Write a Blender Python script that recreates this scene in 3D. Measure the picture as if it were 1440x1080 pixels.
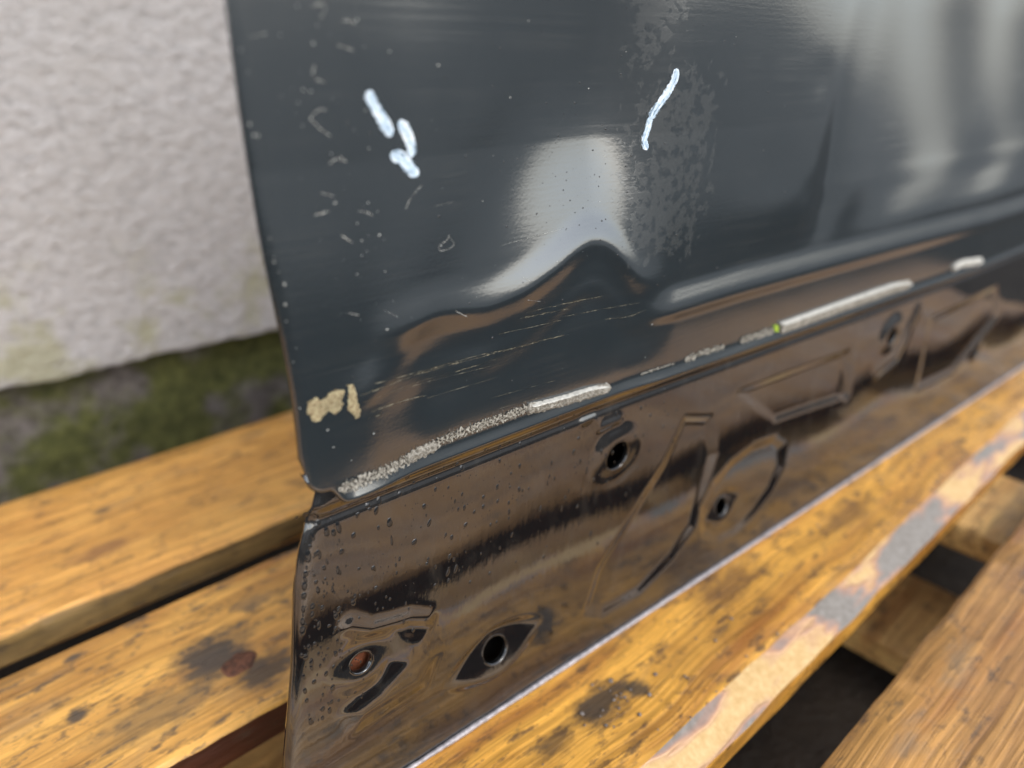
import bpy, bmesh, math, random
import numpy as np
from mathutils import Vector, Matrix, noise as mnoise

scene = bpy.context.scene
for o in list(bpy.data.objects):
    bpy.data.objects.remove(o)

# ------------------------------------------------------------------ camera
cam_data = bpy.data.cameras.new("camera")
cam = bpy.data.objects.new("camera", cam_data)
scene.collection.objects.link(cam)
RIGHT = Vector((0.75049699, -0.66086149, -0.00404477))
UP = Vector((0.27618289, 0.30807077, 0.910393))
FWD = Vector((0.60039759, 0.6843643, -0.41372482))
m = Matrix((RIGHT, UP, -FWD)).transposed().to_4x4()
m.translation = Vector((0, 0, 0.27))
cam.matrix_world = m
cam_data.sensor_width = 36.0
cam_data.lens = 25.0
cam_data.clip_start = 0.01
cam_data.clip_end = 5000
cam_data.dof.use_dof = True
cam_data.dof.focus_distance = 0.262
cam_data.dof.aperture_fstop = 4.4
scene.camera = cam

# ------------------------------------------------------------------ sky and sun (bright overcast)
SUN_EL, SUN_AZ = math.radians(40), math.radians(183)   # azimuth from +Y, clockwise
world = bpy.data.worlds.new("World")
scene.world = world
world.use_nodes = True
wn, wl = world.node_tree.nodes, world.node_tree.links
wn.clear()
sky = wn.new("ShaderNodeTexSky")
sky.sky_type = 'NISHITA'
sky.sun_disc = False
sky.sun_elevation = SUN_EL
sky.sun_rotation = SUN_AZ
sky.air_density = 1.0
sky.dust_density = 1.4
sky.ozone_density = 2.0
hs = wn.new("ShaderNodeHueSaturation")
hs.inputs['Saturation'].default_value = 0.35
bg = wn.new("ShaderNodeBackground")
bg.inputs['Strength'].default_value = 0.15
wo = wn.new("ShaderNodeOutputWorld")
wl.new(sky.outputs[0], hs.inputs['Color'])
wl.new(hs.outputs[0], bg.inputs[0])
wl.new(bg.outputs[0], wo.inputs[0])
sd = bpy.data.lights.new("sun", 'SUN')
sd.energy = 0.55
sd.angle = math.radians(25)
sd.color = (1.0, 0.94, 0.86)
sun = bpy.data.objects.new("sun", sd)
scene.collection.objects.link(sun)
sdir = Vector((math.sin(SUN_AZ) * math.cos(SUN_EL), math.cos(SUN_AZ) * math.cos(SUN_EL), math.sin(SUN_EL)))
sun.rotation_euler = sdir.to_track_quat('Z', 'Y').to_euler()
sun.location = sdir * 3

scene.view_settings.view_transform = 'Standard'
scene.view_settings.look = 'None'
scene.view_settings.exposure = 1.12
scene.view_settings.gamma = 1.0
scene.view_settings.use_curve_mapping = False
scene.render.engine = 'CYCLES'
scene.cycles.use_denoising = True
scene.cycles.max_bounces = 6

random.seed(7)
rng = np.random.default_rng(7)
C = scene.collection

# ------------------------------------------------------------------ helpers
def thing(name, label, cat, loc=(0, 0, 0)):
    o = bpy.data.objects.new(name, None)
    C.objects.link(o)
    o.location = loc
    o.empty_display_size = 0.02
    o['label'] = label
    o['category'] = cat
    return o

def mesh_obj(name, verts, faces, mat, parent=None, smooth=True, label=None, kind=None):
    me = bpy.data.meshes.new(name)
    me.from_pydata([tuple(v) for v in verts], [], [tuple(f) for f in faces])
    me.update()
    if smooth:
        me.polygons.foreach_set('use_smooth', np.ones(len(me.polygons), dtype=bool))
    o = bpy.data.objects.new(name, me)
    C.objects.link(o)
    mats = mat if isinstance(mat, (list, tuple)) else [mat]
    for q in mats:
        me.materials.append(q)
    if parent is not None:
        o.parent = parent
        o.matrix_parent_inverse = Matrix.Translation(-parent.location)
    if label:
        o['label'] = label
    if kind:
        o['kind'] = kind
    return o

def grid_faces(nr, nc):
    i = np.arange(nr - 1)[:, None] * nc + np.arange(nc - 1)[None, :]
    i = i.ravel()
    return np.stack([i, i + 1, i + nc + 1, i + nc], 1)

def sstep(a, b, x):
    t = np.clip((np.asarray(x, float) - a) / (b - a), 0, 1)
    return t * t * (3 - 2 * t)

def nz(x, y, z=0.0, s=1.0):
    return mnoise.noise(Vector((x * s, y * s, z)))

class NT:
    """small node-tree builder"""
    def __init__(self, name):
        self.mat = bpy.data.materials.new(name)
        self.mat.use_nodes = True
        self.n = self.mat.node_tree.nodes
        self.l = self.mat.node_tree.links
        self.b = self.n['Principled BSDF']
        self.tc = self.n.new('ShaderNodeTexCoord')
    def link(self, a, b):
        self.l.new(a, b)
    def setv(self, sock, v):
        if hasattr(v, 'links') or hasattr(v, 'is_linked'):
            self.l.new(v, sock)
        else:
            sock.default_value = v
    def mapping(self, scale=(1, 1, 1), loc=(0, 0, 0), rot=(0, 0, 0), src=None):
        q = self.n.new('ShaderNodeMapping')
        q.inputs['Scale'].default_value = scale
        q.inputs['Location'].default_value = loc
        q.inputs['Rotation'].default_value = rot
        self.l.new(src or self.tc.outputs['Object'], q.inputs['Vector'])
        return q.outputs[0]
    def noise(self, vec, scale, detail=4, rough=0.55, dist=0.0, out=0):
        q = self.n.new('ShaderNodeTexNoise')
        q.inputs['Scale'].default_value = scale
        q.inputs['Detail'].default_value = detail
        q.inputs['Roughness'].default_value = rough
        q.inputs['Distortion'].default_value = dist
        self.l.new(vec, q.inputs['Vector'])
        return q.outputs[out]
    def voronoi(self, vec, scale, feature='F1', out=0, rand=1.0):
        q = self.n.new('ShaderNodeTexVoronoi')
        q.feature = feature
        q.inputs['Scale'].default_value = scale
        q.inputs['Randomness'].default_value = rand
        self.l.new(vec, q.inputs['Vector'])
        return q.outputs[out]
    def ramp(self, fac, stops, mode='LINEAR'):
        q = self.n.new('ShaderNodeValToRGB')
        q.color_ramp.interpolation = mode
        els = q.color_ramp.elements
        while len(els) < len(stops):
            els.new(0.5)
        for e, (p, c) in zip(els, stops):
            e.position = p
            e.color = (c, c, c, 1) if not isinstance(c, (tuple, list)) else (*c, 1)
        self.l.new(fac, q.inputs[0])
        return q.outputs[0]
    def math(self, op, a, b=0.0, clamp=False):
        q = self.n.new('ShaderNodeMath')
        q.operation = op
        q.use_clamp = clamp
        self.setv(q.inputs[0], a)
        self.setv(q.inputs[1], b)
        return q.outputs[0]
    def mix(self, fac, a, b, mode='MIX'):
        q = self.n.new('ShaderNodeMix')
        q.data_type = 'RGBA'
        q.blend_type = mode
        self.setv(q.inputs[0], fac)
        for s, v in ((q.inputs[6], a), (q.inputs[7], b)):
            if isinstance(v, (tuple, list)):
                s.default_value = (*v, 1)
            else:
                self.l.new(v, s)
        return q.outputs[2]
    def sep(self, src=None):
        q = self.n.new('ShaderNodeSeparateXYZ')
        self.l.new(src or self.tc.outputs['Object'], q.inputs[0])
        return q.outputs
    def band(self, v, a, b, soft):
        """1 where a < v < b, soft flanks"""
        q = self.n.new('ShaderNodeMapRange'); q.interpolation_type = 'SMOOTHSTEP'
        self.l.new(v, q.inputs[0])
        q.inputs[1].default_value = a - soft; q.inputs[2].default_value = a + soft
        r = self.n.new('ShaderNodeMapRange'); r.interpolation_type = 'SMOOTHSTEP'
        self.l.new(v, r.inputs[0])
        r.inputs[1].default_value = b - soft; r.inputs[2].default_value = b + soft
        r.inputs[3].default_value = 1; r.inputs[4].default_value = 0
        return self.math('MULTIPLY', q.outputs[0], r.outputs[0])
    def spot(self, c, radius, power=1.0, sx=1.0, sy=1.0, sz=1.0):
        """1 at the centre c, 0 at the radius"""
        mp = self.n.new('ShaderNodeVectorMath'); mp.operation = 'SUBTRACT'
        self.l.new(self.tc.outputs['Object'], mp.inputs[0]); mp.inputs[1].default_value = c
        ms = self.n.new('ShaderNodeVectorMath'); ms.operation = 'MULTIPLY'
        self.l.new(mp.outputs[0], ms.inputs[0]); ms.inputs[1].default_value = (sx / radius, sy / radius, sz / radius)
        ln = self.n.new('ShaderNodeVectorMath'); ln.operation = 'LENGTH'
        self.l.new(ms.outputs[0], ln.inputs[0])
        return self.math('SUBTRACT', 1.0, ln.outputs['Value'], True)
    def bump(self, h, strength, dist, prev=None):
        q = self.n.new('ShaderNodeBump')
        q.inputs['Strength'].default_value = strength
        q.inputs['Distance'].default_value = dist
        self.l.new(h, q.inputs['Height'])
        if prev is not None:
            self.l.new(prev, q.inputs['Normal'])
        return q.outputs[0]
    def out(self, color=None, rough=None, normal=None, **kw):
        if color is not None: self.setv(self.b.inputs['Base Color'], (*color, 1) if isinstance(color, (tuple, list)) else color)
        if rough is not None: self.setv(self.b.inputs['Roughness'], rough)
        if normal is not None: self.l.new(normal, self.b.inputs['Normal'])
        for k, v in kw.items():
            self.setv(self.b.inputs[k.replace('_', ' ')], v)
        return self.mat

# ------------------------------------------------------------------ materials
def wood_material(name, seed, light=(0.56, 0.29, 0.085), dark=(0.27, 0.115, 0.03), stains=(), rough=0.42, wet=0.5, worn=0.0, red=0.25, warp=0.022):
    t = NT(name)
    v = t.mapping(scale=(1.0, 1.0, 1.0), loc=(seed * 1.37, seed * 0.61, seed * 0.23))
    vw = t.n.new('ShaderNodeVectorMath'); vw.operation = 'ADD'
    sc = t.n.new('ShaderNodeVectorMath'); sc.operation = 'SCALE'; sc.inputs['Scale'].default_value = warp
    wc = t.noise(v, 7.0, 2, 0.5, out=1)
    t.link(wc, sc.inputs[0]); t.link(v, vw.inputs[0]); t.link(sc.outputs[0], vw.inputs[1])
    gv = t.mapping(scale=(2.2, 55, 55), src=vw.outputs[0])
    g1 = t.noise(gv, 1.6, 5, 0.6, 0.4)
    fv = t.mapping(scale=(9, 420, 420), src=vw.outputs[0])
    g2 = t.noise(fv, 1.0, 3, 0.6)
    blotch = t.noise(v, 16.0, 4, 0.62)
    grain = t.math('ADD', t.math('MULTIPLY', g1, 0.62), t.math('MULTIPLY', blotch, 0.38))
    mid = tuple(0.5 * (a + b) for a, b in zip(light, dark))
    col = t.ramp(grain, [(0.33, dark), (0.46, mid), (0.56, light), (0.72, tuple(min(1, 1.22 * a) for a in light))])
    fine = t.ramp(g2, [(0.34, 0.42), (0.58, 1.0)])
    col = t.mix(0.6, col, fine, 'MULTIPLY')
    # reddish resin streaks
    rm = t.ramp(t.noise(t.mapping(scale=(2.5, 40, 40), loc=(3.1, 1.7, seed), src=vw.outputs[0]), 1.3, 3, 0.5), [(0.54, 0.0), (0.66, 1.0)])
    col = t.mix(t.math('MULTIPLY', rm, red), col, (0.30, 0.085, 0.02))
    # grime specks and weathered grey patches
    sp = t.ramp(t.noise(t.mapping(scale=(22, 48, 48), loc=(seed, 4.2, 0)), 2.2, 4, 0.7), [(0.55, 0.0), (0.68, 1.0)])
    col = t.mix(t.math('MULTIPLY', sp, 0.7), col, (0.055, 0.040, 0.028))
    gm = t.ramp(t.noise(t.mapping(scale=(7, 16, 16), loc=(1.3, seed, 0)), 2.0, 5, 0.65), [(0.57, 0.0), (0.70, 1.0)])
    col = t.mix(t.math('MULTIPLY', gm, 0.35 + worn), col, (0.20, 0.165, 0.12))
    dn = t.noise(t.mapping(scale=(45, 90, 90)), 1.4, 4, 0.65)
    for (c, r, sx, sy, colr, amt) in stains:
        s = t.spot(c, r, 1.0, sx, sy, 1.0)
        s = t.math('ADD', s, t.math('MULTIPLY', t.math('SUBTRACT', dn, 0.5), 1.5))
        s = t.math('ADD', s, t.math('MULTIPLY', t.math('SUBTRACT', g2, 0.5), 0.8))
        s = t.ramp(s, [(0.12, 0.0), (0.62, 1.0)])
        col = t.mix(t.math('MULTIPLY', s, amt), col, colr)
    rg = t.ramp(t.noise(v, 30.0, 3, 0.6), [(0.35, rough - 0.16), (0.65, rough + 0.22)])
    b1 = t.bump(g1, 0.5, 0.004)
    b2 = t.bump(g2, 0.5, 0.0014, b1)
    t.out(col, rg, b2, Coat_Weight=wet * 0.25, Coat_Roughness=0.25)
    return t.mat

def paint_upper():
    t = NT('grey_blue_car_paint')
    xyz = t.sep()
    X, Z = xyz[0], xyz[2]
    col = (0.0068, 0.0136, 0.0178)
    # flaking clear film: a column of ragged patches with their own thickness
    wob = t.noise(t.mapping(scale=(1, 0.2, 0.45)), 60, 2, 0.5)
    xw = t.math('ADD', X, t.math('MULTIPLY', t.math('SUBTRACT', wob, 0.5), 0.02))
    reg = t.math('MAXIMUM', t.math('MULTIPLY', t.band(xw, 0.204, 0.230, 0.014), t.band(Z, 0.262, 0.36, 0.012)),
                 t.math('MULTIPLY', t.band(xw, 0.206, 0.264, 0.022), t.band(Z, 0.190, 0.272, 0.02)))
    fl = t.noise(t.mapping(scale=(1, 1, 1)), 250, 6, 0.66, 0.2)
    film = t.ramp(t.math('ADD', t.math('MULTIPLY', reg, 0.34), fl), [(0.80, 0.0), (0.812, 1.0)])
    col = t.mix(t.math('MULTIPLY', film, 0.48), col, (0.046, 0.051, 0.051))
    # dust haze, fine rubbed streaks
    rub = t.ramp(t.noise(t.mapping(scale=(14, 14, 700), rot=(0, math.radians(7), 0)), 1.0, 3, 0.6), [(0.45, 0.0), (0.8, 1.0)])
    dirt = t.ramp(t.noise(t.mapping(), 34, 4, 0.6), [(0.40, 0.0), (0.75, 1.0)])
    haze = t.math('MULTIPLY', rub, dirt)
    col = t.mix(t.math('MULTIPLY', haze, 0.35), col, (0.06, 0.063, 0.06))
    rough = t.math('ADD', t.math('ADD', 0.145, t.math('MULTIPLY', film, 0.03)), t.math('MULTIPLY', haze, 0.10))
    h = t.noise(t.mapping(scale=(1, 1, 1)), 900, 2, 0.5)
    streak = t.noise(t.mapping(scale=(30, 30, 900), rot=(0, math.radians(5), 0)), 1.0, 2, 0.5)
    b0 = t.bump(film, 0.07, 0.0004)
    b1 = t.bump(h, 0.035, 0.0006, b0)
    b2 = t.bump(streak, 0.018, 0.0008, b1)
    t.out(col, rough, b2, IOR=2.35)
    return t.mat

def paint_lower():
    t = NT('black_sill_paint')
    d = t.noise(t.mapping(scale=(1, 1, 0.35)), 120, 5, 0.65)
    dirt = t.ramp(d, [(0.52, 0.0), (0.80, 1.0)])
    col = t.mix(t.math('MULTIPLY', dirt, 0.42), (0.006, 0.0064, 0.0070), (0.045, 0.042, 0.037))
    rough = t.math('ADD', 0.03, t.math('MULTIPLY', dirt, 0.10))
    smear = t.noise(t.mapping(scale=(1, 1, 0.25)), 260, 4, 0.6)
    b1 = t.bump(smear, 0.05, 0.0012)
    t.out(col, rough, b1, IOR=2.1)
    return t.mat

def simple(name, col, rough=0.5, **kw):
    t = NT(name)
    nn = t.noise(t.mapping(), kw.pop('nscale', 400), 4, 0.6)
    var = kw.pop('var', 0.5)
    c = t.mix(t.ramp(nn, [(0.3, 0.0), (0.7, 1.0)]), tuple(a * (1 - var) for a in col), tuple(min(1, a * (1 + 0.5 * var)) for a in col))
    b = t.bump(nn, kw.pop('bstr', 0.2), kw.pop('bdist', 0.0006))
    return t.out(c, rough, b, **kw)

M_up = paint_upper()
M_low = paint_lower()
M_drop = NT('water').out((0.010, 0.011, 0.012), 0.04, None, IOR=1.6)
M_edge = simple('pale_rim_edge', (0.42, 0.39, 0.40), 0.45, Metallic=0.3)
M_inner = simple('inner_panel_black', (0.006, 0.006, 0.006), 0.6)
M_rust = simple('rust', (0.16, 0.045, 0.015), 0.75, nscale=500, var=0.6)

def sealant_material(name, a, b, dark):
    t = NT(name)
    n1 = t.noise(t.mapping(), 900, 5, 0.7)
    n2 = t.noise(t.mapping(), 220, 4, 0.6)
    c = t.ramp(n1, [(0.34, dark), (0.48, b), (0.64, a)])
    c = t.mix(t.ramp(n2, [(0.42, 0.0), (0.68, 0.8)]), c, tuple(0.55 * x for x in b))
    return t.out(c, 0.85, t.bump(n1, 0.8, 0.0012))
M_seal_thick = sealant_material('crumbly_sealant', (0.44, 0.41, 0.34), (0.21, 0.185, 0.145), (0.035, 0.03, 0.024))
M_seal2 = sealant_material('pale_sealant', (0.47, 0.45, 0.40), (0.28, 0.255, 0.21), (0.08, 0.07, 0.05))
M_white = simple('white_sealant', (0.52, 0.505, 0.455), 0.7, var=0.35, nscale=500, bstr=0.5)
M_filler = sealant_material('cream_filler', (0.50, 0.45, 0.28), (0.36, 0.29, 0.16), (0.12, 0.065, 0.03))
M_fleck = simple('green_fleck', (0.42, 0.60, 0.05), 0.5)
M_dust = simple('dust', (0.36, 0.36, 0.33), 0.7)
def smear_material(name, cols, rough, fs, fq, cover, edge, bump=0.0):
    """thin broken coat: ragged alpha driven by noise along / across the stroke"""
    t = NT(name)
    at = t.n.new('ShaderNodeAttribute'); at.attribute_name = 'along'
    v = t.mapping(scale=(fs, fq, 3.7), src=at.outputs['Vector'])
    n1 = t.noise(v, 1.0, 4, 0.62)
    n2 = t.noise(t.mapping(), 900, 3, 0.6)
    q = t.math('ABSOLUTE', t.sep(at.outputs['Vector'])[1])
    q3 = t.math('POWER', q, 3.0)
    dens = t.math('SUBTRACT', t.math('ADD', t.math('ADD', n1, t.math('MULTIPLY', n2, 0.35)), cover), t.math('MULTIPLY', q3, edge))
    alpha = t.ramp(dens, [(0.52, 0.0), (0.70, 1.0)])
    c = t.ramp(t.math('ADD', t.math('MULTIPLY', n1, 0.7), t.math('MULTIPLY', n2, 0.3)), [(0.34, cols[0]), (0.48, cols[1]), (0.62, cols[2])])
    t.out(c, rough, t.bump(n1, 0.5, bump) if bump else None, Alpha=alpha)
    return t.mat
M_scuff = smear_material('scuff', ((0.18, 0.18, 0.16), (0.32, 0.31, 0.28), (0.52, 0.51, 0.46)), 0.7, 1.3, 1.5, -0.05, 0.25)
M_scr = smear_material('scratch', ((0.07, 0.06, 0.04), (0.11, 0.095, 0.062), (0.20, 0.175, 0.12)), 0.6, 0.22, 1.0, -0.10, 0.2)
M_seal = smear_material('crumbled_sealant_film', ((0.045, 0.04, 0.032), (0.17, 0.155, 0.125), (0.40, 0.38, 0.33)), 0.85, 1.1, 2.6, 0.02, 0.42, 0.0016)
M_mark = smear_material('white_paint_marker', ((0.22, 0.32, 0.44), (0.46, 0.59, 0.71), (0.84, 0.88, 0.90)), 0.4, 0.20, 2.4, 0.14, 0.72, 0.0008)

def plaster_material():
    t = NT('rough_render')
    z = t.sep()[2]
    n1 = t.noise(t.mapping(scale=(1, 1, 1.5)), 110, 7, 0.65)
    n2 = t.noise(t.mapping(), 11, 4, 0.6)
    c = t.ramp(n1, [(0.30, (0.36, 0.342, 0.335)), (0.5, (0.49, 0.468, 0.458)), (0.7, (0.56, 0.537, 0.527))])
    c = t.mix(t.math('MULTIPLY', t.ramp(n2, [(0.45, 0.0), (0.75, 1.0)]), 0.45), c, (0.46, 0.43, 0.40))
    # algae near the dripping lower edge
    low = t.n.new('ShaderNodeMapRange'); t.link(z, low.inputs[0])
    low.inputs[1].default_value = 0.15; low.inputs[2].default_value = 0.045
    al = t.noise(t.mapping(), 24, 4, 0.6)
    am = t.ramp(t.math('ADD', al, t.math('MULTIPLY', low.outputs[0], 0.16)), [(0.60, 0.0), (0.74, 1.0)])
    am = t.math('MULTIPLY', am, t.math('MULTIPLY', low.outputs[0], 2.2, True), True)
    c = t.mix(t.math('MULTIPLY', am, 0.55), c, (0.34, 0.325, 0.14))
    n3 = t.noise(t.mapping(scale=(1, 1, 1.4)), 320, 5, 0.7)
    b = t.bump(n3, 0.6, 0.0018, t.bump(n1, 0.8, 0.004))
    return t.out(c, 0.9, b)
def plinth_material():
    t = NT('mossy_plinth')
    n1 = t.noise(t.mapping(), 16, 5, 0.62)
    n2 = t.noise(t.mapping(), 90, 5, 0.65)
    stone = t.ramp(n2, [(0.3, (0.075, 0.062, 0.055)), (0.7, (0.19, 0.165, 0.15))])
    moss = t.ramp(n2, [(0.3, (0.04, 0.044, 0.010)), (0.7, (0.125, 0.125, 0.035))])
    x = t.sep()[0]
    mr = t.n.new('ShaderNodeMapRange'); t.link(x, mr.inputs[0])
    mr.inputs[1].default_value = -0.05; mr.inputs[2].default_value = 0.30
    mk = t.ramp(t.math('ADD', n1, t.math('MULTIPLY', mr.outputs[0], 0.22)), [(0.52, 0.0), (0.66, 1.0)])
    return t.out(t.mix(mk, stone, moss), 0.95, t.bump(n2, 0.8, 0.006))
def ground_material():
    t = NT('damp_yard_ground')
    n1 = t.noise(t.mapping(), 9, 6, 0.65)
    n2 = t.noise(t.mapping(), 120, 4, 0.65)
    yard = t.ramp(n1, [(0.3, (0.10, 0.099, 0.095)), (0.7, (0.26, 0.258, 0.25))])
    soil = t.ramp(n1, [(0.3, (0.014, 0.010, 0.007)), (0.7, (0.055, 0.042, 0.030))])
    edge = t.math('ADD', t.sep()[1], t.math('MULTIPLY', t.math('SUBTRACT', n1, 0.5), 0.5))
    mr = t.n.new('ShaderNodeMapRange'); t.link(edge, mr.inputs[0])
    mr.inputs[1].default_value = -0.95; mr.inputs[2].default_value = -0.70
    c = t.mix(mr.outputs[0], yard, soil)          # soil along the wall, reaching out to darken the door's reflection; concrete yard beyond
    c = t.mix(0.5, c, t.ramp(n2, [(0.3, 0.45), (0.7, 1.0)]), 'MULTIPLY')
    return t.out(c, 0.85, t.bump(n2, 0.7, 0.006))

# ------------------------------------------------------------------ ground
def build_ground():
    # fine uneven patch under the pallet, coarse sheet out to the horizon
    xs = np.concatenate([[-2000, -300, -60, -15, -5, -2, -1], np.linspace(-0.6, 1.4, 90), [2.0, 3, 6, 16, 60, 300, 2000]])
    ys = np.concatenate([[-2000, -300, -60, -15, -5, -2, -1], np.linspace(-0.5, 0.66, 60), [0.9, 1.4, 3, 8, 60, 300, 2000]])
    V = []
    for y in ys:
        for x in xs:
            z = -0.150
            if -0.7 < x < 1.5 and -0.6 < y < 0.7:
                z += 0.006 * mnoise.fractal(Vector((x * 14, y * 14, 1)), 1.0, 2.0, 4)
                z = min(z, -0.1445)
            V.append((x, y, z))
    o = mesh_obj('ground', V, grid_faces(len(ys), len(xs)), ground_material())
    o['kind'] = 'structure'
build_ground()

# ------------------------------------------------------------------ wall behind
def build_wall():
    k = -0.075
    root = thing('rendered_wall', 'rough pale grey rendered wall with overhanging lower edge and mossy plinth behind the pallet', 'wall', (0.1, 0.62, -0.15))
    def yw(x): return 0.626 + k * x
    xs = np.concatenate([np.arange(-0.7, -0.15, 0.02), np.arange(-0.15, 0.45, 0.0035), np.arange(0.45, 1.6, 0.02)])
    zs = np.concatenate([np.arange(0.0, 0.36, 0.0035), np.arange(0.36, 1.30, 0.03)])
    V = []
    # underside of the coat, rolled edge, then the face
    for r, (dy, dz) in enumerate([(0.045, 0.004), (0.012, 0.002), (0.004, -0.0005), (0.001, 0.0005)]):
        for x in xs:
            zb = 0.0435 + 0.004 * mnoise.fractal(Vector((x * 22, 3.3, 0)), 1, 2, 4) + 0.0025 * abs(nz(x, 8, 0, 70))
            V.append((x, yw(x) + dy, zb + dz))
    for z in zs:
        for x in xs:
            zb = 0.0435 + 0.004 * mnoise.fractal(Vector((x * 22, 3.3, 0)), 1, 2, 4) + 0.0025 * abs(nz(x, 8, 0, 70))
            d = 0.0
            if z < 0.37 and -0.16 < x < 0.46:
                d = 0.0013 * mnoise.fractal(Vector((x * 95, z * 150, 5)), 0.7, 2.0, 5) - 0.0010 * abs(nz(x, z, 9, 110))
            V.append((x, yw(x) + d, zb + 0.0015 + z))
    mesh_obj('render_coat', V, grid_faces(len(zs) + 4, len(xs)), plaster_material(), root)
    xs2 = np.arange(-0.7, 1.6, 0.012); zs2 = np.arange(-0.16, 0.07, 0.008)
    V = []
    for z in zs2:
        for x in xs2:
            d = 0.004 * mnoise.fractal(Vector((x * 18, z * 22, 2)), 0.9, 2.0, 5)
            V.append((x, yw(x) + 0.024 + d + 0.04 * (0.05 - z), z) if False else (x, yw(x) + 0.022 + d, z))
    mesh_obj('plinth', V, grid_faces(len(zs2), len(xs2)), plinth_material(), root, label='dark stone plinth patched with green moss')
build_wall()

# ------------------------------------------------------------------ pallet
DARKST = (0.060, 0.050, 0.042)
def board_mesh(name, x0, x1, y0, y1, zt, th, mat, parent, seed, along='x', chamfer=0.0025, front_ch=None, rag=0.0012, sidemat=None, label=None, n=150, backmat=None):
    """a plank: cross-section ring swept along its length with uneven arrises. front = low-y side"""
    fc = front_ch or (chamfer, chamfer)
    c = chamfer
    a0, a1 = (x0, x1) if along == 'x' else (y0, y1)
    b0, b1 = (y0, y1) if along == 'x' else (x0, x1)
    V, F, MI = [], [], []
    ts = np.linspace(0, 1, n)
    prof_n = None
    for t in ts:
        a = a0 + (a1 - a0) * t
        j = lambda q, s=28.0: rag * mnoise.fractal(Vector((a * s, q * 3.7 + seed, 0)), 1, 2, 4)
        top = [b0 + fc[0] + (b1 - c - b0 - fc[0]) * q for q in np.linspace(0, 1, 9)]
        ring = [(b0 + j(1) * .6, zt - th + c), (b0 + j(2) * .8 , zt - th * .5), (b0 + j(3) * 1.3, zt - fc[1] + j(4) * .6)]
        ring += [(b + (j(5) * 1.3 if i == 0 else 0), zt + 0.35 * j(7 + i, 10.0) + (0 if i not in (0, 8) else -0.0004)) for i, b in enumerate(top)]
        ring += [(b1 + j(20), zt - c), (b1 + j(21), zt - th + c), (b1 - c, zt - th), (b0 + c, zt - th)]
        prof_n = len(ring)
        for (b, z) in ring:
            V.append((a, b, z) if along == 'x' else (b, a, z))
    for i in range(n - 1):
        for q in range(prof_n):
            r = (q + 1) % prof_n
            F.append((i * prof_n + q, i * prof_n + r, (i + 1) * prof_n + r, (i + 1) * prof_n + q))
            MI.append(q)
    F.append(tuple(range(prof_n))); MI.append(5)
    F.append(tuple(reversed(range((n - 1) * prof_n, n * prof_n)))); MI.append(5)
    if along == 'y':
        F = [tuple(reversed(f)) for f in F]
    F = [tuple(reversed(f)) for f in F]
    mats = [mat] + ([sidemat] if sidemat else [])
    o = mesh_obj(name, V, F, mats, parent, True, label)
    if sidemat:
        idx = np.zeros(len(F), dtype=np.int32)
        lim = (0, 1) if fc[0] <= 0.004 else (2,)
        for k2, q in enumerate(MI):
            if q in lim: idx[k2] = 1
        o.data.polygons.foreach_set('material_index', idx)
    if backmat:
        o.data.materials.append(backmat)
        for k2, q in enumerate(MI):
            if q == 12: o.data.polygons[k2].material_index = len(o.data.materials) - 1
    bmx = bmesh.new(); bmx.from_mesh(o.data)
    bmesh.ops.recalc_face_normals(bmx, faces=bmx.faces)
    bmx.to_mesh(o.data); bmx.free()
    md = o.modifiers.new('edges', 'EDGE_SPLIT'); md.split_angle = math.radians(38)
    return o

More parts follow.
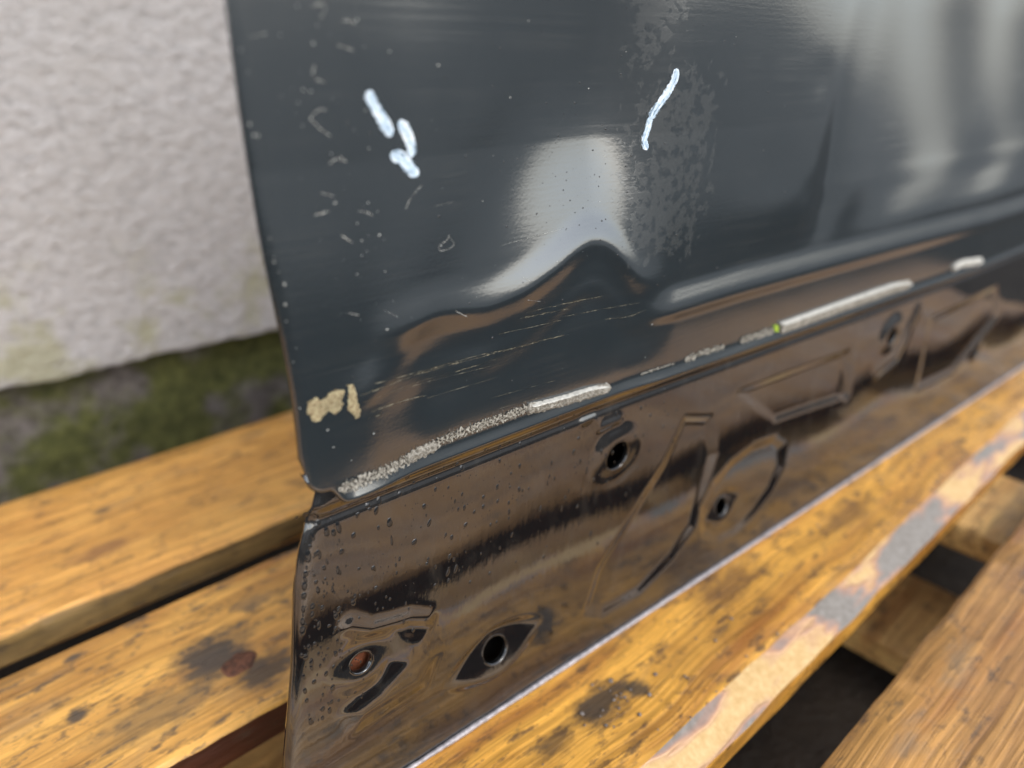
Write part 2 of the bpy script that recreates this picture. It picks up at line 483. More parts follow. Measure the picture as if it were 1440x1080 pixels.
def build_pallet():
    root = thing('wooden_pallet', 'wet orange brown wooden pallet that the dark door panel stands on', 'pallet', (0.2, 0.16, -0.144))
    w1 = wood_material('pine_weathered', 1, (0.86, 0.44, 0.105), (0.58, 0.265, 0.056), rough=0.5, stains=[((0.045, 0.43, 0), 0.016, 0.6, 1.4, (0.24, 0.11, 0.045), 0.7), ((0.056, 0.475, 0), 0.007, 1, 1.2, DARKST, 0.7), ((-0.03, 0.42, 0), 0.010, 0.8, 1.2, (0.26, 0.12, 0.04), 0.6)], red=0.18)
    w2 = wood_material('pine_stained', 2, (0.84, 0.44, 0.10), (0.40, 0.175, 0.036), stains=[((0.064, 0.300, 0), 0.026, 0.9, 1.1, (0.05, 0.042, 0.037), 0.95), ((0.080, 0.274, 0), 0.020, 1.0, 1.2, (0.05, 0.036, 0.027), 0.9), ((0.030, 0.283, 0), 0.022, 0.6, 1.1, (0.22, 0.135, 0.055), 0.7), ((0.004, 0.305, 0), 0.006, 1, 1, DARKST, 0.9), ((-0.02, 0.375, 0), 0.006, 1, 1.4, DARKST, 0.8), ((0.01, 0.345, 0), 0.004, .8, 1.4, DARKST, 0.8), ((0.095, 0.325, 0), 0.012, 0.8, 1.4, (0.25, 0.15, 0.065), 0.7)], red=0.25)
    w3 = wood_material('pine_wet_dark', 3, (0.78, 0.39, 0.062), (0.24, 0.096, 0.015), stains=[((0.187, 0.152, 0), 0.016, 0.55, 1.2, (0.05, 0.033, 0.02), 0.95), ((0.206, 0.146, 0), 0.010, 1, 1.2, (0.06, 0.045, 0.03), 0.9), ((0.155, 0.150, 0), 0.010, 0.6, 1.2, (0.09, 0.05, 0.02), 0.8), ((0.30, 0.16, 0), 0.02, 0.5, 1.3, (0.11, 0.05, 0.018), 0.7), ((0.42, 0.145, 0), 0.02, 0.5, 1.3, (0.13, 0.06, 0.02), 0.6)], rough=0.36, wet=0.9, red=0.45)
    w4 = wood_material('pine_old', 4, (0.62, 0.315, 0.085), (0.26, 0.115, 0.031), worn=0.1, rough=0.36, wet=1.2, red=0.4, warp=0.010)
    w5 = wood_material('pine_under', 5, (0.70, 0.43, 0.15), (0.36, 0.18, 0.055), rough=0.6)
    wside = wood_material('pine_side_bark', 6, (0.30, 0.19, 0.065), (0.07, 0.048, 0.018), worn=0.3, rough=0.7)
    wred = wood_material('soaked_and_shade_side', 7, (0.085, 0.026, 0.012), (0.035, 0.010, 0.006), rough=0.35, red=0.1)
    # flaking grey paint on the waney front arris
    t = NT('flaked_grey_paint')
    xz = t.mapping(scale=(1, 1, 1))
    n1 = t.noise(t.mapping(scale=(16, 60, 60), loc=(0.35, 0, 0)), 1.0, 3, 0.5, 0.3)
    n2 = t.noise(xz, 300, 4, 0.6)
    pale = t.ramp(n2, [(0.3, (0.58, 0.36, 0.14)), (0.7, (0.74, 0.52, 0.25))])
    grey = t.ramp(n2, [(0.3, (0.16, 0.155, 0.15)), (0.7, (0.27, 0.262, 0.255))])
    rim = t.ramp(n1, [(0.42, 0.0), (0.51, 1.0), (0.58, 0.0)])
    c = t.mix(t.ramp(n1, [(0.495, 0.0), (0.535, 0.9)]), pale, grey)
    c = t.mix(t.math('MULTIPLY', rim, 0.7), c, (0.50, 0.26, 0.18))
    wflake = t.out(c, 0.5, t.bump(t.ramp(n1, [(0.48, 0.0), (0.50, 1.0)]), 0.5, 0.001))
    X0, X1 = -0.30, 1.00
    T = 0.022
    board_mesh('board', X0, X1, 0.388, 0.532, 0, T, w1, root, 1, sidemat=wside, rag=0.0018, label='pale orange board with a split mossy side nearest the wall')
    nailed = board_mesh('board', X0, X1, 0.252, 0.3555, 0, T, w2, root, 2, sidemat=wred, label='board with a rusty nail head and dark torn grain')
    board_mesh('board', X0, X1, 0.103, 0.219, 0, T, w3, root, 3, front_ch=(0.016, 0.007), sidemat=wflake, rag=0.001, label='wet board with flaked grey front arris under the door')
    board_mesh('board', X0, X1, -0.040, 0.0695, 0, T, w4, root, 4, rag=0.0012, sidemat=wside, backmat=wred)  # back side coloured dark: painted shade for the gap mirrored in the door
    # cross stringers below the deck, blocks, bottom boards
    for x in (-0.27, 0.500, 0.90):
        board_mesh('stringer', x, x + 0.097, -0.043, 0.532, -T - 0.0006, T, w5, root, 6 + x, along='y', n=60)
    for x in (-0.27, 0.500, 0.90):
        for y in (-0.043, 0.14, 0.388):
            board_mesh('block', x, x + 0.097, y, y + (0.14 if y > 0 else 0.09), -0.0452, 0.076, wside, root, 9 + x + y, along='y', n=24)
    for y in (-0.043, 0.150, 0.303):
        board_mesh('bottom_board', X0, X1, y, y + (0.115 if y > 0 else 0.075), -0.1218, T, w5, root, 12 + y, n=90)
    board_mesh('cross_board', 0.440, 0.532, -0.10, 0.45, -0.0985, T, w5, root, 20, along='y', n=60)
    # rusty nail head sunk in the second board
    V, F = [], []
    n = 28
    for r, z in ((0.0002, 0.0006), (0.002, 0.0009), (0.0036, 0.0003), (0.0048, 0.0004), (0.0058, -0.0001), (0.0066, 0.0002), (0.0074, -0.0003), (0.0080, -0.001)):
        for k in range(n):
            a = 2 * math.pi * k / n
            rr = r * (1 + 0.16 * math.sin(2 * a + 1) + 0.07 * math.sin(5 * a + 90 * r))
            V.append((0.0715 + rr * math.cos(a), 0.2865 + rr * math.sin(a), z + 0.0006))
    for i in range(7):
        for k in range(n):
            F.append((i * n + k, i * n + (k + 1) % n, (i + 1) * n + (k + 1) % n, (i + 1) * n + k))
    M_nail = simple('rusty_nail', (0.15, 0.055, 0.026), 0.6, nscale=420, var=0.85, bdist=0.0015, bstr=0.9)
    mesh_obj('nail_head', V, F, M_nail, nailed)
    return root
build_pallet()

# ------------------------------------------------------------------ door panel: shape functions (millimetres)
def sst(a, b, x):
    t = np.clip((np.asarray(x, float) - a) / (b - a), 0, 1)
    return t * t * (3 - 2 * t)
def smooth_table(xs, ys, lo, hi, sig):
    g = np.arange(lo, hi, 0.5)
    v = np.interp(g, xs, ys)
    k = np.exp(-0.5 * (np.arange(-int(4 * sig / .5), int(4 * sig / .5) + 1) * .5 / sig) ** 2)
    k /= k.sum()
    p = len(k) // 2
    v = np.convolve(np.pad(v, p, mode='edge'), k, mode='valid')
    return g, v
def plane(X):
    return 184.7 - 0.05 * X
_DG = (np.array([-50, 0, 143, 180, 300, 600.]), np.array([0, 0, .0300, .020, 0, 0.]))
def drop(X, Z):
    s = 12 * np.log1p(np.exp(np.clip((X - 225) / 12, -30, 30)))
    return s * np.interp(Z, *_DG)
_SH = smooth_table([0, 86, 96, 106, 126, 146, 162, 176, 186, 194, 202, 210, 220, 232, 249, 290, 1100],
                   [0, 0, 1, 6, 9, 6.5, 9.5, 15, 20, 22.5, 21, 14, 3, -1, -1, 0, 0], 0, 1100, 3.0)
# slope dy/dz of the outer skin against height: + faces up, - faces down
_Z = np.arange(100, 620, 0.5)
def _prof(pts, sig):
    g, s = smooth_table([p[0] for p in pts], [p[1] for p in pts], 100, 620, sig)
    y = np.cumsum(s) * 0.5
    return y - np.interp(205, g, y)
_PA = _prof([(100, -.09), (150, -.09), (164, -.085), (168, -.07), (169.5, -.30), (172, -.30), (174, .0), (178, .24), (183, .24), (187, -.035), (620, -.035)], 0.8)
_PB = _prof([(100, .0), (150, .0), (165, .0), (175, -.02), (185, -.03), (200, -.035), (620, -.035)], 4.0)
_PD = _prof([(100, -.14), (147, -.13), (152, -.03), (158, .03), (162, .0), (165, -.12), (168, -.12), (170, -.02), (173, -.02), (175, -.14), (179, -.16), (181, -.30), (186, -.30), (188.5, .06), (194, .13), (200, -.01), (620, -.035)], 1.0)
_EU = smooth_table([0, 157, 172, 194, 225, 262, 283, 620], [76, 76, 77, 76.5, 74, 73, 73, 73], 0, 620, 6)
_EL = smooth_table([-20, 0, 41, 77, 95, 110, 124, 138, 146, 620], [46, 49, 56, 64, 67, 69.5, 73, 79, 82, 82], -20, 620, 3)
BUMPS = [  # dents and waves of the sheet: x, z, sx, sz, depth (mm, + = pushed in)
        (330, 262, 9, 8, 0.30), (335, 212, 9, 7, 0.35), (300, 225, 20, 14, 0.4),
    (110, 225, 25, 30, 0.5)]
def _flank(pts, sig):
    g, s = smooth_table([p[0] for p in pts], [p[1] for p in pts], 150, 520, sig)
    return g, np.cumsum(s) * 0.5
_DENT = _flank([(150, 0), (196, 0), (203, .21), (226, .22), (238, .18), (250, .07), (258, -.02), (272, -.11), (300, -.13), (330, -.07), (350, 0), (520, 0)], 5.0)
_STRIP = _flank([(150, 0), (184, 0), (189, .28), (203, .27), (217, .17), (245, .10), (272, .03), (300, -.05), (350, -.04), (480, -.04), (490, 0), (520, 0)], 3.0)
_LOW = _flank([(150, 0), (182, 0), (187, .34), (200, .34), (208, .05), (222, -.06), (290, -.05), (300, 0), (520, 0)], 2.0)
def y_up(X, Z):
    X, Z = np.asarray(X, float), np.asarray(Z, float)
    sh = np.interp(X, *_SH)
    zs = Z + drop(X, Z) - sh * sst(146, 184, Z)
    wl = 1 - sst(84, 118, X)
    wd = sst(96, 120, X) * (1 - sst(214, 246, X))
    wa = np.clip(1 - wl - wd, 0, 1)
    tot = wl + wd + wa
    y = (np.interp(zs, _Z, _PA[:len(_Z)]) * wa + np.interp(zs, _Z, _PB[:len(_Z)]) * wl + np.interp(zs, _Z, _PD[:len(_Z)]) * wd) / tot
    for (bx, bz, sx, sz, d) in BUMPS:
        y = y + d * np.exp(-((X - bx) / sx) ** 2 - ((Z - bz) / sz) ** 2)
    # the deep dent above the crease: its lower flank looks up at the sky
    wx = sst(108, 196, X) * (1 - sst(196, 236, X))
    y = y + wx * np.interp(Z + 22 * (np.clip(192 - X, 0, None) / 45) ** 2 + 12 * (np.clip(X - 198, 0, None) / 24) ** 2, *_DENT)
    # bends further back, shaped to mirror the sky as bright streaks
    xs = X + 0.10 * (Z - 250)
    tw = 1 / (1 + np.exp(np.clip((390 - xs) / 22.0, -40, 40))) * (1 - 0.3 / (1 + np.exp(np.clip((500 - xs) / 28.0, -40, 40))))
    y = y + tw * (1 + 0.10 * np.sin(xs / 17.0 + 0.6 + Z / 60.0)) * np.interp(Z, *_STRIP)
    for (cx, w1, k) in ((440, 40, 0.30), (356, 14, 0.40), (560, 46, 0.45)):
        y = y + k * np.exp(-((X - cx) / w1) ** 2) * np.interp(Z, *_LOW)
    y = y + 0.034 * (Z - 262) * sst(250, 340, X) * sst(185, 215, Z)
    y = y - 0.042 * np.clip(Z - 245, 0, None) * (1 - sst(280, 360, X)) * (1 - 0.5 * sst(330, 500, Z))
    # gentle lengthwise oil-canning
    y = y + 0.55 * np.sin(X / 21.0 + 0.8) * sst(190, 240, Z) * np.sin(Z / 37.0) * sst(90, 140, X)
    # front edge rolls away
    xe = np.interp(Z, *_EU)
    y = y + 1.0 * np.exp(-np.clip(X - xe, 0, 99) / 1.0)
    # lip flares out at the foot
    e = Z - z_foot(X)
    y = y - 0.37 * 0.8 * np.log1p(np.exp(np.clip((4.6 - e) / 0.8, -30, 30))) * sst(84, 92, X)
    return plane(X) + y
def z_foot(X):
    X = np.asarray(X, float)
    u = np.clip(X - 75.5, 0, 7.0)
    r = 7.0
    corner = r - np.sqrt(np.clip(r * r - (r - u) ** 2, 0, None))
    z = 147.0 + corner - 6.0 * sst(82.5, 87.5, X)
    return z - drop(X, z)
def pad(X, Z, pts, w):
    """distance (mm) to a polyline"""
    d = np.full(np.shape(X), 1e9)
    for (ax, az), (bx, bz) in zip(pts[:-1], pts[1:]):
        ex, ez = bx - ax, bz - az
        t = np.clip(((X - ax) * ex + (Z - az) * ez) / (ex * ex + ez * ez + 1e-9), 0, 1)
        d = np.minimum(d, np.hypot(X - ax - t * ex, Z - az - t * ez))
    return np.exp(-(d / w) ** 2)
def ell(X, Z, c, a, b, ang):
    ca, sa = math.cos(ang), math.sin(ang)
    p = ((X - c[0]) * ca + (Z - c[1]) * sa) / a
    q = (-(X - c[0]) * sa + (Z - c[1]) * ca) / b
    return p, q
def poly_sd(X, Z, poly):
    """signed distance (mm), + inside the outline"""
    d = np.full(np.shape(X), 1e9); ins = np.zeros(np.shape(X), bool)
    n = len(poly)
    for i in range(n):
        (ax, az), (bx, bz) = poly[i], poly[(i + 1) % n]
        ex, ez = bx - ax, bz - az
        t = np.clip(((X - ax) * ex + (Z - az) * ez) / (ex * ex + ez * ez + 1e-9), 0, 1)
        d = np.minimum(d, np.hypot(X - ax - t * ex, Z - az - t * ez))
        c = ((az > Z) != (bz > Z)) & (X < (bx - ax) * (Z - az) / (bz - az + 1e-9) + ax)
        ins ^= c
    return np.where(ins, d, -d)
def y_low(X, Z):
    X, Z = np.asarray(X, float), np.asarray(Z, float)
    zd = Z + drop(X, Z)
    y = 5.2 + 0 * X * Z
    # shoulder under the lip: narrow flat, small step, then the main face
    y = y - 1.3 * sst(135.5, 139.5, zd) 
    y = y + 0.5 * np.exp(-((zd - 133.5) / 1.6) ** 2)
    y = y + 0.012 * (zd - 70) * sst(0, 1, 1)
    # lower third swells out, then the flange
    y = y - 1.6 * np.clip(1 - Z / 16.0, 0, 1) ** 2
    # broad stampings
    y = y + 0.5 * np.sin(X / 26.0) * sst(10, 60, Z) * (1 - sst(95, 130, Z))
    for (pts, w, hgt) in RIDGES:
        y = y - 0.42 * hgt * pad(X, Z, pts, w * 1.35)
    for (poly, hgt, soft) in POLYS:
        y = y - hgt * sst(-soft, soft, poly_sd(X, Z, poly))
    for (c, a, b, ang, slope, dep, pw) in FACETS:
        p, q = ell(X, Z, c, a, b, ang)
        r = (np.abs(p) ** pw + np.abs(q) ** pw) ** (1 / pw)
        mk = 1 - sst(0.72 if pw < 1.9 else 0.45, 1.08, r)
        y = y * (1 - mk) + mk * (5.2 + dep + slope * (Z - c[1]))
    xe = np.interp(Z, *_EL)
    y = y + 0.9 * np.exp(-np.clip(X - xe, 0, 99) / 1.2)
    return plane(X) + y
HOLES = [(220.51, 106.86, 7.1), (149.35, 34.87, 6.3), (87.72, 67.24, 4.4), (310.91, 40.28, 5.2), (478.67, 103.63, 6.0), (648.07, 49.26, 4.5)]
RIDGES = [([(85.31, 86.26), (92.6, 80.76), (101.2, 78.55), (108.71, 77.04), (116.32, 72.73)], 2.6, 2.2), ([(424.85, 103.29), (431.91, 74.62)], 3.0, -2.0), ([(198.48, 131.45), (204.75, 131.45), (207.99, 124.94), (220.32, 125.09)], 1.6, 1.6), ([(471.02, 81.29), (495.1, 85.2), (514.58, 111.61)], 4.0, 1.6)]
POLYS = [([(268.52, 109.6), (255.18, 88.47), (232.2, 64.97), (213.93, 46.27), (205.51, 25.78), (216.61, 17.79), (243.88, 16.65), (268.13, 26.29), (283.82, 40.02), (289.62, 60.33), (295.57, 79.92), (288.85, 103.09)], -1.8, 4.2), ([(294.87, 29.26), (290.27, 48.74), (298.89, 60.16), (313.59, 67.9), (334.75, 70.94), (355.48, 68.2), (366.53, 59.55), (368.33, 45.7), (359.31, 31.76), (343.59, 22.2), (327.0, 16.43), (309.69, 18.42)], -1.5, 4.5), ([(103.67, 72.27), (115.91, 66.88), (118.92, 52.12), (111.47, 40.78), (96.15, 39.7), (82.23, 38.23), (79.72, 47.13), (92.58, 51.19), (102.49, 58.71)], 1.3, 6.0), ([(311.72, 111.42), (419.88, 105.94), (433.83, 74.06), (352.04, 82.33)], -1.0, 3.0), ([(542.48, 100.27), (654.51, 102.63), (677.76, 73.55), (606.37, 44.7), (545.75, 46.46)], -1.4, 4.0)]
FACETS = [((220.51, 106.86), 18, 16, 0, -0.07, 0.0, 2.0), ((149.33, 34.05), 27, 14, 0.1, 0.25, -0.4, 1.5), ((87.65, 66.58), 14, 13, 0, 0.08, -0.3, 2.0), ((311.01, 39.76), 16, 11, 0.1, 0.24, 1.0, 1.6), ((478.67, 103.63), 17, 15, 0.3, -0.05, -1.0, 2.0), ((648.07, 49.26), 14, 12, 0, 0.06, -0.8, 2.0)]
MARKS = [([(104.93, 262.92), (107.58, 258.6), (110.77, 253.71), (112.29, 251.01)], 2.1), ([(114.79, 254.98), (117.06, 252.03), (118.86, 247.49), (118.29, 244.79)], 2.0), ([(111.62, 246.11), (114.91, 245.07), (118.13, 242.04), (120.98, 239.77)], 2.4), ([(229.06, 267.33), (229.16, 263.56), (226.3, 258.11), (222.97, 253.1), (221.79, 250.18)], 1.9), ([(221.88, 251.41), (221.14, 247.23), (220.56, 242.74), (221.69, 239.41)], 1.5)]
MARK_LABELS = ['long upper stroke of the left white mark', 'short slanting stroke of the left white mark', 'thick lowest dab of the left white mark', 'long curved stroke of the right white mark', 'short lower tail of the right white mark']
SEALS = [([(85.09, 145.7), (92.58, 145.66), (100.65, 145.84), (111.01, 146.33), (125.86, 148.42), (141.23, 148.97), (156.03, 148.87), (166.42, 149.22)], 2.9, 0.35, 0.6, 0.5, 'crumb', 'crumbling beige sealant along the lip from the front corner'), ([(111.57, 145.82), (117.06, 146.97), (123.49, 146.92)], 2.2, 0.9, 0.9, 0.4, 'pale', 'thick white lump in the crumbling sealant'), ([(164.7, 148.52), (177.5, 146.96), (194.92, 145.79), (209.72, 145.04)], 2.4, 1.5, 0.8, 0.25, 'pale', 'raised pale grey sealant bead below the dent'), ([(166.38, 149.85), (183.0, 148.45), (198.78, 147.57), (208.03, 145.84)], 0.6, 2.2, 0.4, 0.5, 'white', 'white torn thread on the sealant bead'), ([(228.23, 145.67), (238.88, 146.05), (249.73, 145.62)], 0.7, 0.15, 0.4, 0.9, 'crumb', 'faint trace of sealant beyond the bead'), ([(256.68, 145.54), (268.42, 145.7), (286.36, 144.8)], 2.0, 0.3, 0.7, 0.8, 'crumb', 'thin broken sealant trace'), ([(298.84, 144.7), (311.96, 144.19), (327.58, 143.61)], 2.8, 0.6, 0.8, 0.5, 'crumb', 'short rough sealant patch beside the green fleck'), ([(333.49, 143.03), (370.59, 142.37), (417.15, 141.49), (463.03, 140.54), (478.83, 139.4)], 3.4, 1.6, 0.3, 0.1, 'pale', 'long smooth cream sealant bar'), ([(333.32, 145.44), (369.39, 145.12), (415.55, 144.47), (457.5, 143.46), (478.52, 139.93)], 1.0, 2.6, 0.1, 0.1, 'white', 'white upper ridge of the long sealant bar'), ([(543.84, 138.86), (556.87, 139.68), (591.3, 135.95)], 2.6, 2.0, 0.9, 0.5, 'white', 'small white sealant blob far along the lip'), ([(329.73, 142.35), (328.59, 146.13)], 1.2, 1.6, 0.2, 0.3, 'green', 'bright yellow green fleck at the end of the sealant bar')]
CHIPS = [[(79.08, 178.78), (81.8, 179.62), (83.44, 178.18), (85.87, 179.58), (87.82, 180.68), (91.11, 179.27), (90.68, 177.49), (89.64, 176.34), (90.38, 174.68), (88.81, 172.7), (86.87, 171.82), (85.24, 173.79), (83.75, 172.81), (82.21, 171.37), (80.38, 171.24), (79.3, 173.26), (78.49, 175.39)], [(91.96, 180.7), (94.01, 180.38), (94.46, 178.37), (94.72, 174.19), (95.67, 170.63), (95.03, 168.28), (93.35, 168.31), (92.35, 170.63), (90.9, 172.81), (91.69, 176.24)]]
SCUFFS = [([(91.08, 282.2), (94.21, 282.61), (94.25, 280.79), (92.67, 279.52)], 0.5), ([(98.31, 279.37), (100.69, 279.28), (102.89, 278.55)], 0.6), ([(97.12, 273.82), (99.66, 273.2), (101.87, 272.39)], 0.6), ([(90.88, 269.49), (90.15, 267.56), (91.14, 265.92), (93.39, 265.39)], 0.6), ([(93.28, 258.84), (90.53, 258.61), (88.82, 256.64), (91.33, 254.1), (93.78, 252.38)], 0.45), ([(92.65, 245.27), (95.19, 246.34), (98.08, 245.55)], 0.6), ([(96.09, 247.36), (96.8, 245.47)], 0.5), ([(89.7, 238.18), (93.5, 236.82)], 0.5), ([(100.27, 232.13), (103.15, 231.16), (105.36, 229.86)], 0.5), ([(86.83, 232.3), (89.34, 232.74), (91.87, 233.0)], 0.5), ([(94.23, 226.41), (97.94, 223.44)], 0.6), ([(127.33, 217.9), (130.8, 218.88), (132.04, 220.47)], 0.3), ([(132.02, 220.03), (133.63, 216.82), (128.36, 215.92), (127.61, 217.85)], 0.25), ([(122.63, 237.17), (118.13, 233.57), (115.94, 230.33)], 0.25), ([(132.24, 195.69), (137.37, 192.22)], 0.45), ([(163.17, 193.03), (169.85, 190.96)], 0.2), ([(75.17, 275.27), (79.41, 276.07)], 0.3), ([(153.7, 213.55), (171.08, 214.65), (181.06, 215.27)], 0.12), ([(106.34, 201.48), (110.77, 198.35)], 0.15), ([(161.18, 201.58), (163.88, 199.94)], 0.3), ([(94.22, 203.21), (98.03, 201.7)], 0.4), ([(126.26, 230.05), (134.78, 230.44)], 0.12)]
SCRATCHES = [([(95.37, 176.21), (109.85, 176.57), (130.12, 176.1), (157.3, 175.7), (185.59, 174.36)], 0.35), ([(96.3, 173.49), (115.61, 173.57), (135.82, 173.0), (150.89, 173.47)], 0.2), ([(100.41, 178.68), (121.53, 176.94), (144.71, 176.68), (164.12, 175.05)], 0.2), ([(163.31, 188.03), (180.9, 187.46), (203.57, 186.21)], 0.3), ([(160.13, 186.56), (177.43, 185.42), (184.97, 184.84)], 0.3), ([(181.55, 182.17), (204.4, 180.69), (223.06, 179.65)], 0.15), ([(204.73, 176.17), (216.41, 174.67), (227.32, 175.79)], 0.3), ([(109.72, 173.01), (127.17, 172.12), (151.0, 171.18)], 0.15), ([(121.19, 166.43), (151.15, 166.04)], 0.1), ([(150.88, 182.69), (181.67, 180.99)], 0.15), ([(98.54, 169.19), (109.54, 168.89), (121.25, 167.47)], 0.3), ([(97.12, 167.12), (103.73, 167.37)], 0.4), ([(147.73, 158.55), (178.75, 156.85)], 0.1), ([(150.9, 153.23), (186.63, 150.54)], 0.1)]
BIG_DROPS = [(104.78, 121.77, 1.16, 2.09, 0.1), (104.87, 114.18, 0.58, 2.33, 0), (120.74, 114.75, 0.81, 1.86, -0.4), (113.86, 109.43, 1.16, 1.4, -0.6), (130.9, 88.67, 0.93, 2.09, -0.3), (136.62, 106.77, 0.93, 1.16, -0.6), (158.1, 103.27, 0.7, 1.63, 0), (127.36, 106.41, 0.58, 0.93, -0.3), (143.29, 84.84, 0.47, 0.7, 0), (152.45, 110.76, 0.7, 0.93, -0.3), (175.09, 97.58, 0.7, 1.63, -0.3), (189.52, 96.82, 0.7, 1.16, -0.3), (107.17, 105.04, 0.58, 1.16, -0.2), (127.22, 88.83, 0.93, 1.86, -0.4), (121.12, 85.81, 0.7, 0.93, -0.6), (140.92, 110.75, 0.7, 0.93, -0.3), (159.4, 91.51, 0.58, 1.4, -0.5), (97.87, 130.35, 0.93, 0.7, -0.6), (105.47, 99.51, 0.58, 0.93, 0), (191.53, 99.63, 0.47, 1.4, 0), (201.93, 105.7, 0.7, 2.09, -0.1), (187.52, 92.18, 0.58, 1.86, -0.1), (178.94, 108.35, 0.47, 1.4, 0), (165.32, 110.44, 0.58, 0.93, 0), (148.54, 101.4, 0.7, 0.93, -0.2), (135.82, 120.86, 0.58, 0.93, -0.3), (95.23, 136.05, 0.93, 0.58, -0.4), (80.45, 116.79, 0.47, 1.4, 0.1), (81.0, 104.48, 0.58, 1.4, 0.1), (77.97, 90.45, 0.81, 0.7, 0), (81.68, 94.75, 0.47, 1.16, 0.2), (81.33, 80.34, 0.47, 0.7, 0), (91.36, 108.41, 0.7, 0.7, 0), (115.34, 72.58, 0.7, 0.7, 0), (132.46, 119.11, 0.47, 1.16, -0.2), (228.41, 82.77, 0.58, 1.16, -0.2), (237.92, 111.23, 0.7, 1.4, -0.2), (251.87, 119.4, 0.58, 0.58, 0), (260.84, 116.99, 0.58, 0.58, 0)]

def snap_holes(XX, ZZ, faces, holes, d):
    flatX, flatZ = XX.ravel(), ZZ.ravel()
    keep = np.ones(len(faces), bool)
    for (cx, cz, r) in holes:
        fx = flatX[faces].mean(1); fz = flatZ[faces].mean(1)
        inside = np.hypot(fx - cx, fz - cz) < r
        keep &= ~inside
        rim = np.unique(faces[inside])
        dist = np.hypot(flatX - cx, flatZ - cz)
        mv = np.zeros(len(flatX), bool); mv[rim] = True
        mv &= (dist > r * 0.55)
        flatX[mv] = cx + (flatX[mv] - cx) * r / dist[mv]
        flatZ[mv] = cz + (flatZ[mv] - cz) * r / dist[mv]
    return flatX.reshape(XX.shape), flatZ.reshape(ZZ.shape), faces[keep]

door = thing('car_door', 'dented dark grey blue car door panel with white marker strokes standing on the pallet', 'car door', (0.2, 0.18, 0.0))
GX = np.concatenate([np.arange(0, 255, 0.8), np.arange(255, 620, 1.6), np.arange(620, 930, 6.0)])

def build_upper():
    rows = []
    fz = np.concatenate([np.arange(0, 70, 0.7), np.arange(70, 190, 1.0), np.arange(190, 361, 9.0)])
    cols = len(GX)
    PX, PY, PZ = [], [], []
    base = 75.5 + GX
    zf = z_foot(base)
    def put(X, Y, Z):
        PX.append(X); PY.append(Y); PZ.append(Z)
    y0 = y_up(base, zf)
    kc = sst(84, 96, base)
    put(base, y0 + 1.6 + 10.4 * kc, zf + 2.0 * kc)
    put(base, y0 + 1.4 + 3.6 * kc, zf + 1.0 * kc - 0.6 * (1 - kc))
    for a in (80, 60, 40, 20):
        r = 1.3
        put(base, y0 + r * (1 - math.cos(math.radians(a))), zf - r * math.sin(math.radians(a)) + 0.0)
    for f in fz:
        Z = zf + f
        # rows straighten out with height so the top edge is level
        Z = Z * (1 - sst(0, 120, f)) + (141.0 + f) * sst(0, 120, f)
        xe = np.interp(Z, *_EU)
        X = base + (xe - 75.5) * np.exp(-GX / 40.0)
        put(X, y_up(X, Z), Z)
    PX, PY, PZ = np.array(PX), np.array(PY), np.array(PZ)
    # return flange at the front edge
    r = 1.6
    ex = []
    rowk = np.clip((np.arange(PX.shape[0]) - 6) / 8.0, 0, 1)
    r = 1.3 * rowk
    for a, dy in ((40, 0), (80, 0), (90, 0.8), (60, 1.6)):
        ex.append((PX[:, 0] - r * math.sin(math.radians(a)), PY[:, 0] + r * (1 - math.cos(math.radians(a))) + dy, PZ[:, 0]))
    PX = np.concatenate([np.stack([e[0] for e in ex[::-1]], 1), PX], 1)
    PY = np.concatenate([np.stack([e[1] for e in ex[::-1]], 1), PY], 1)
    PZ = np.concatenate([np.stack([e[2] for e in ex[::-1]], 1), PZ], 1)
    V = np.stack([PX, PY, PZ], -1).reshape(-1, 3) * 0.001
    return mesh_obj('outer_skin', V.tolist(), grid_faces(*PX.shape).tolist(), M_up, door)
skin = build_upper()

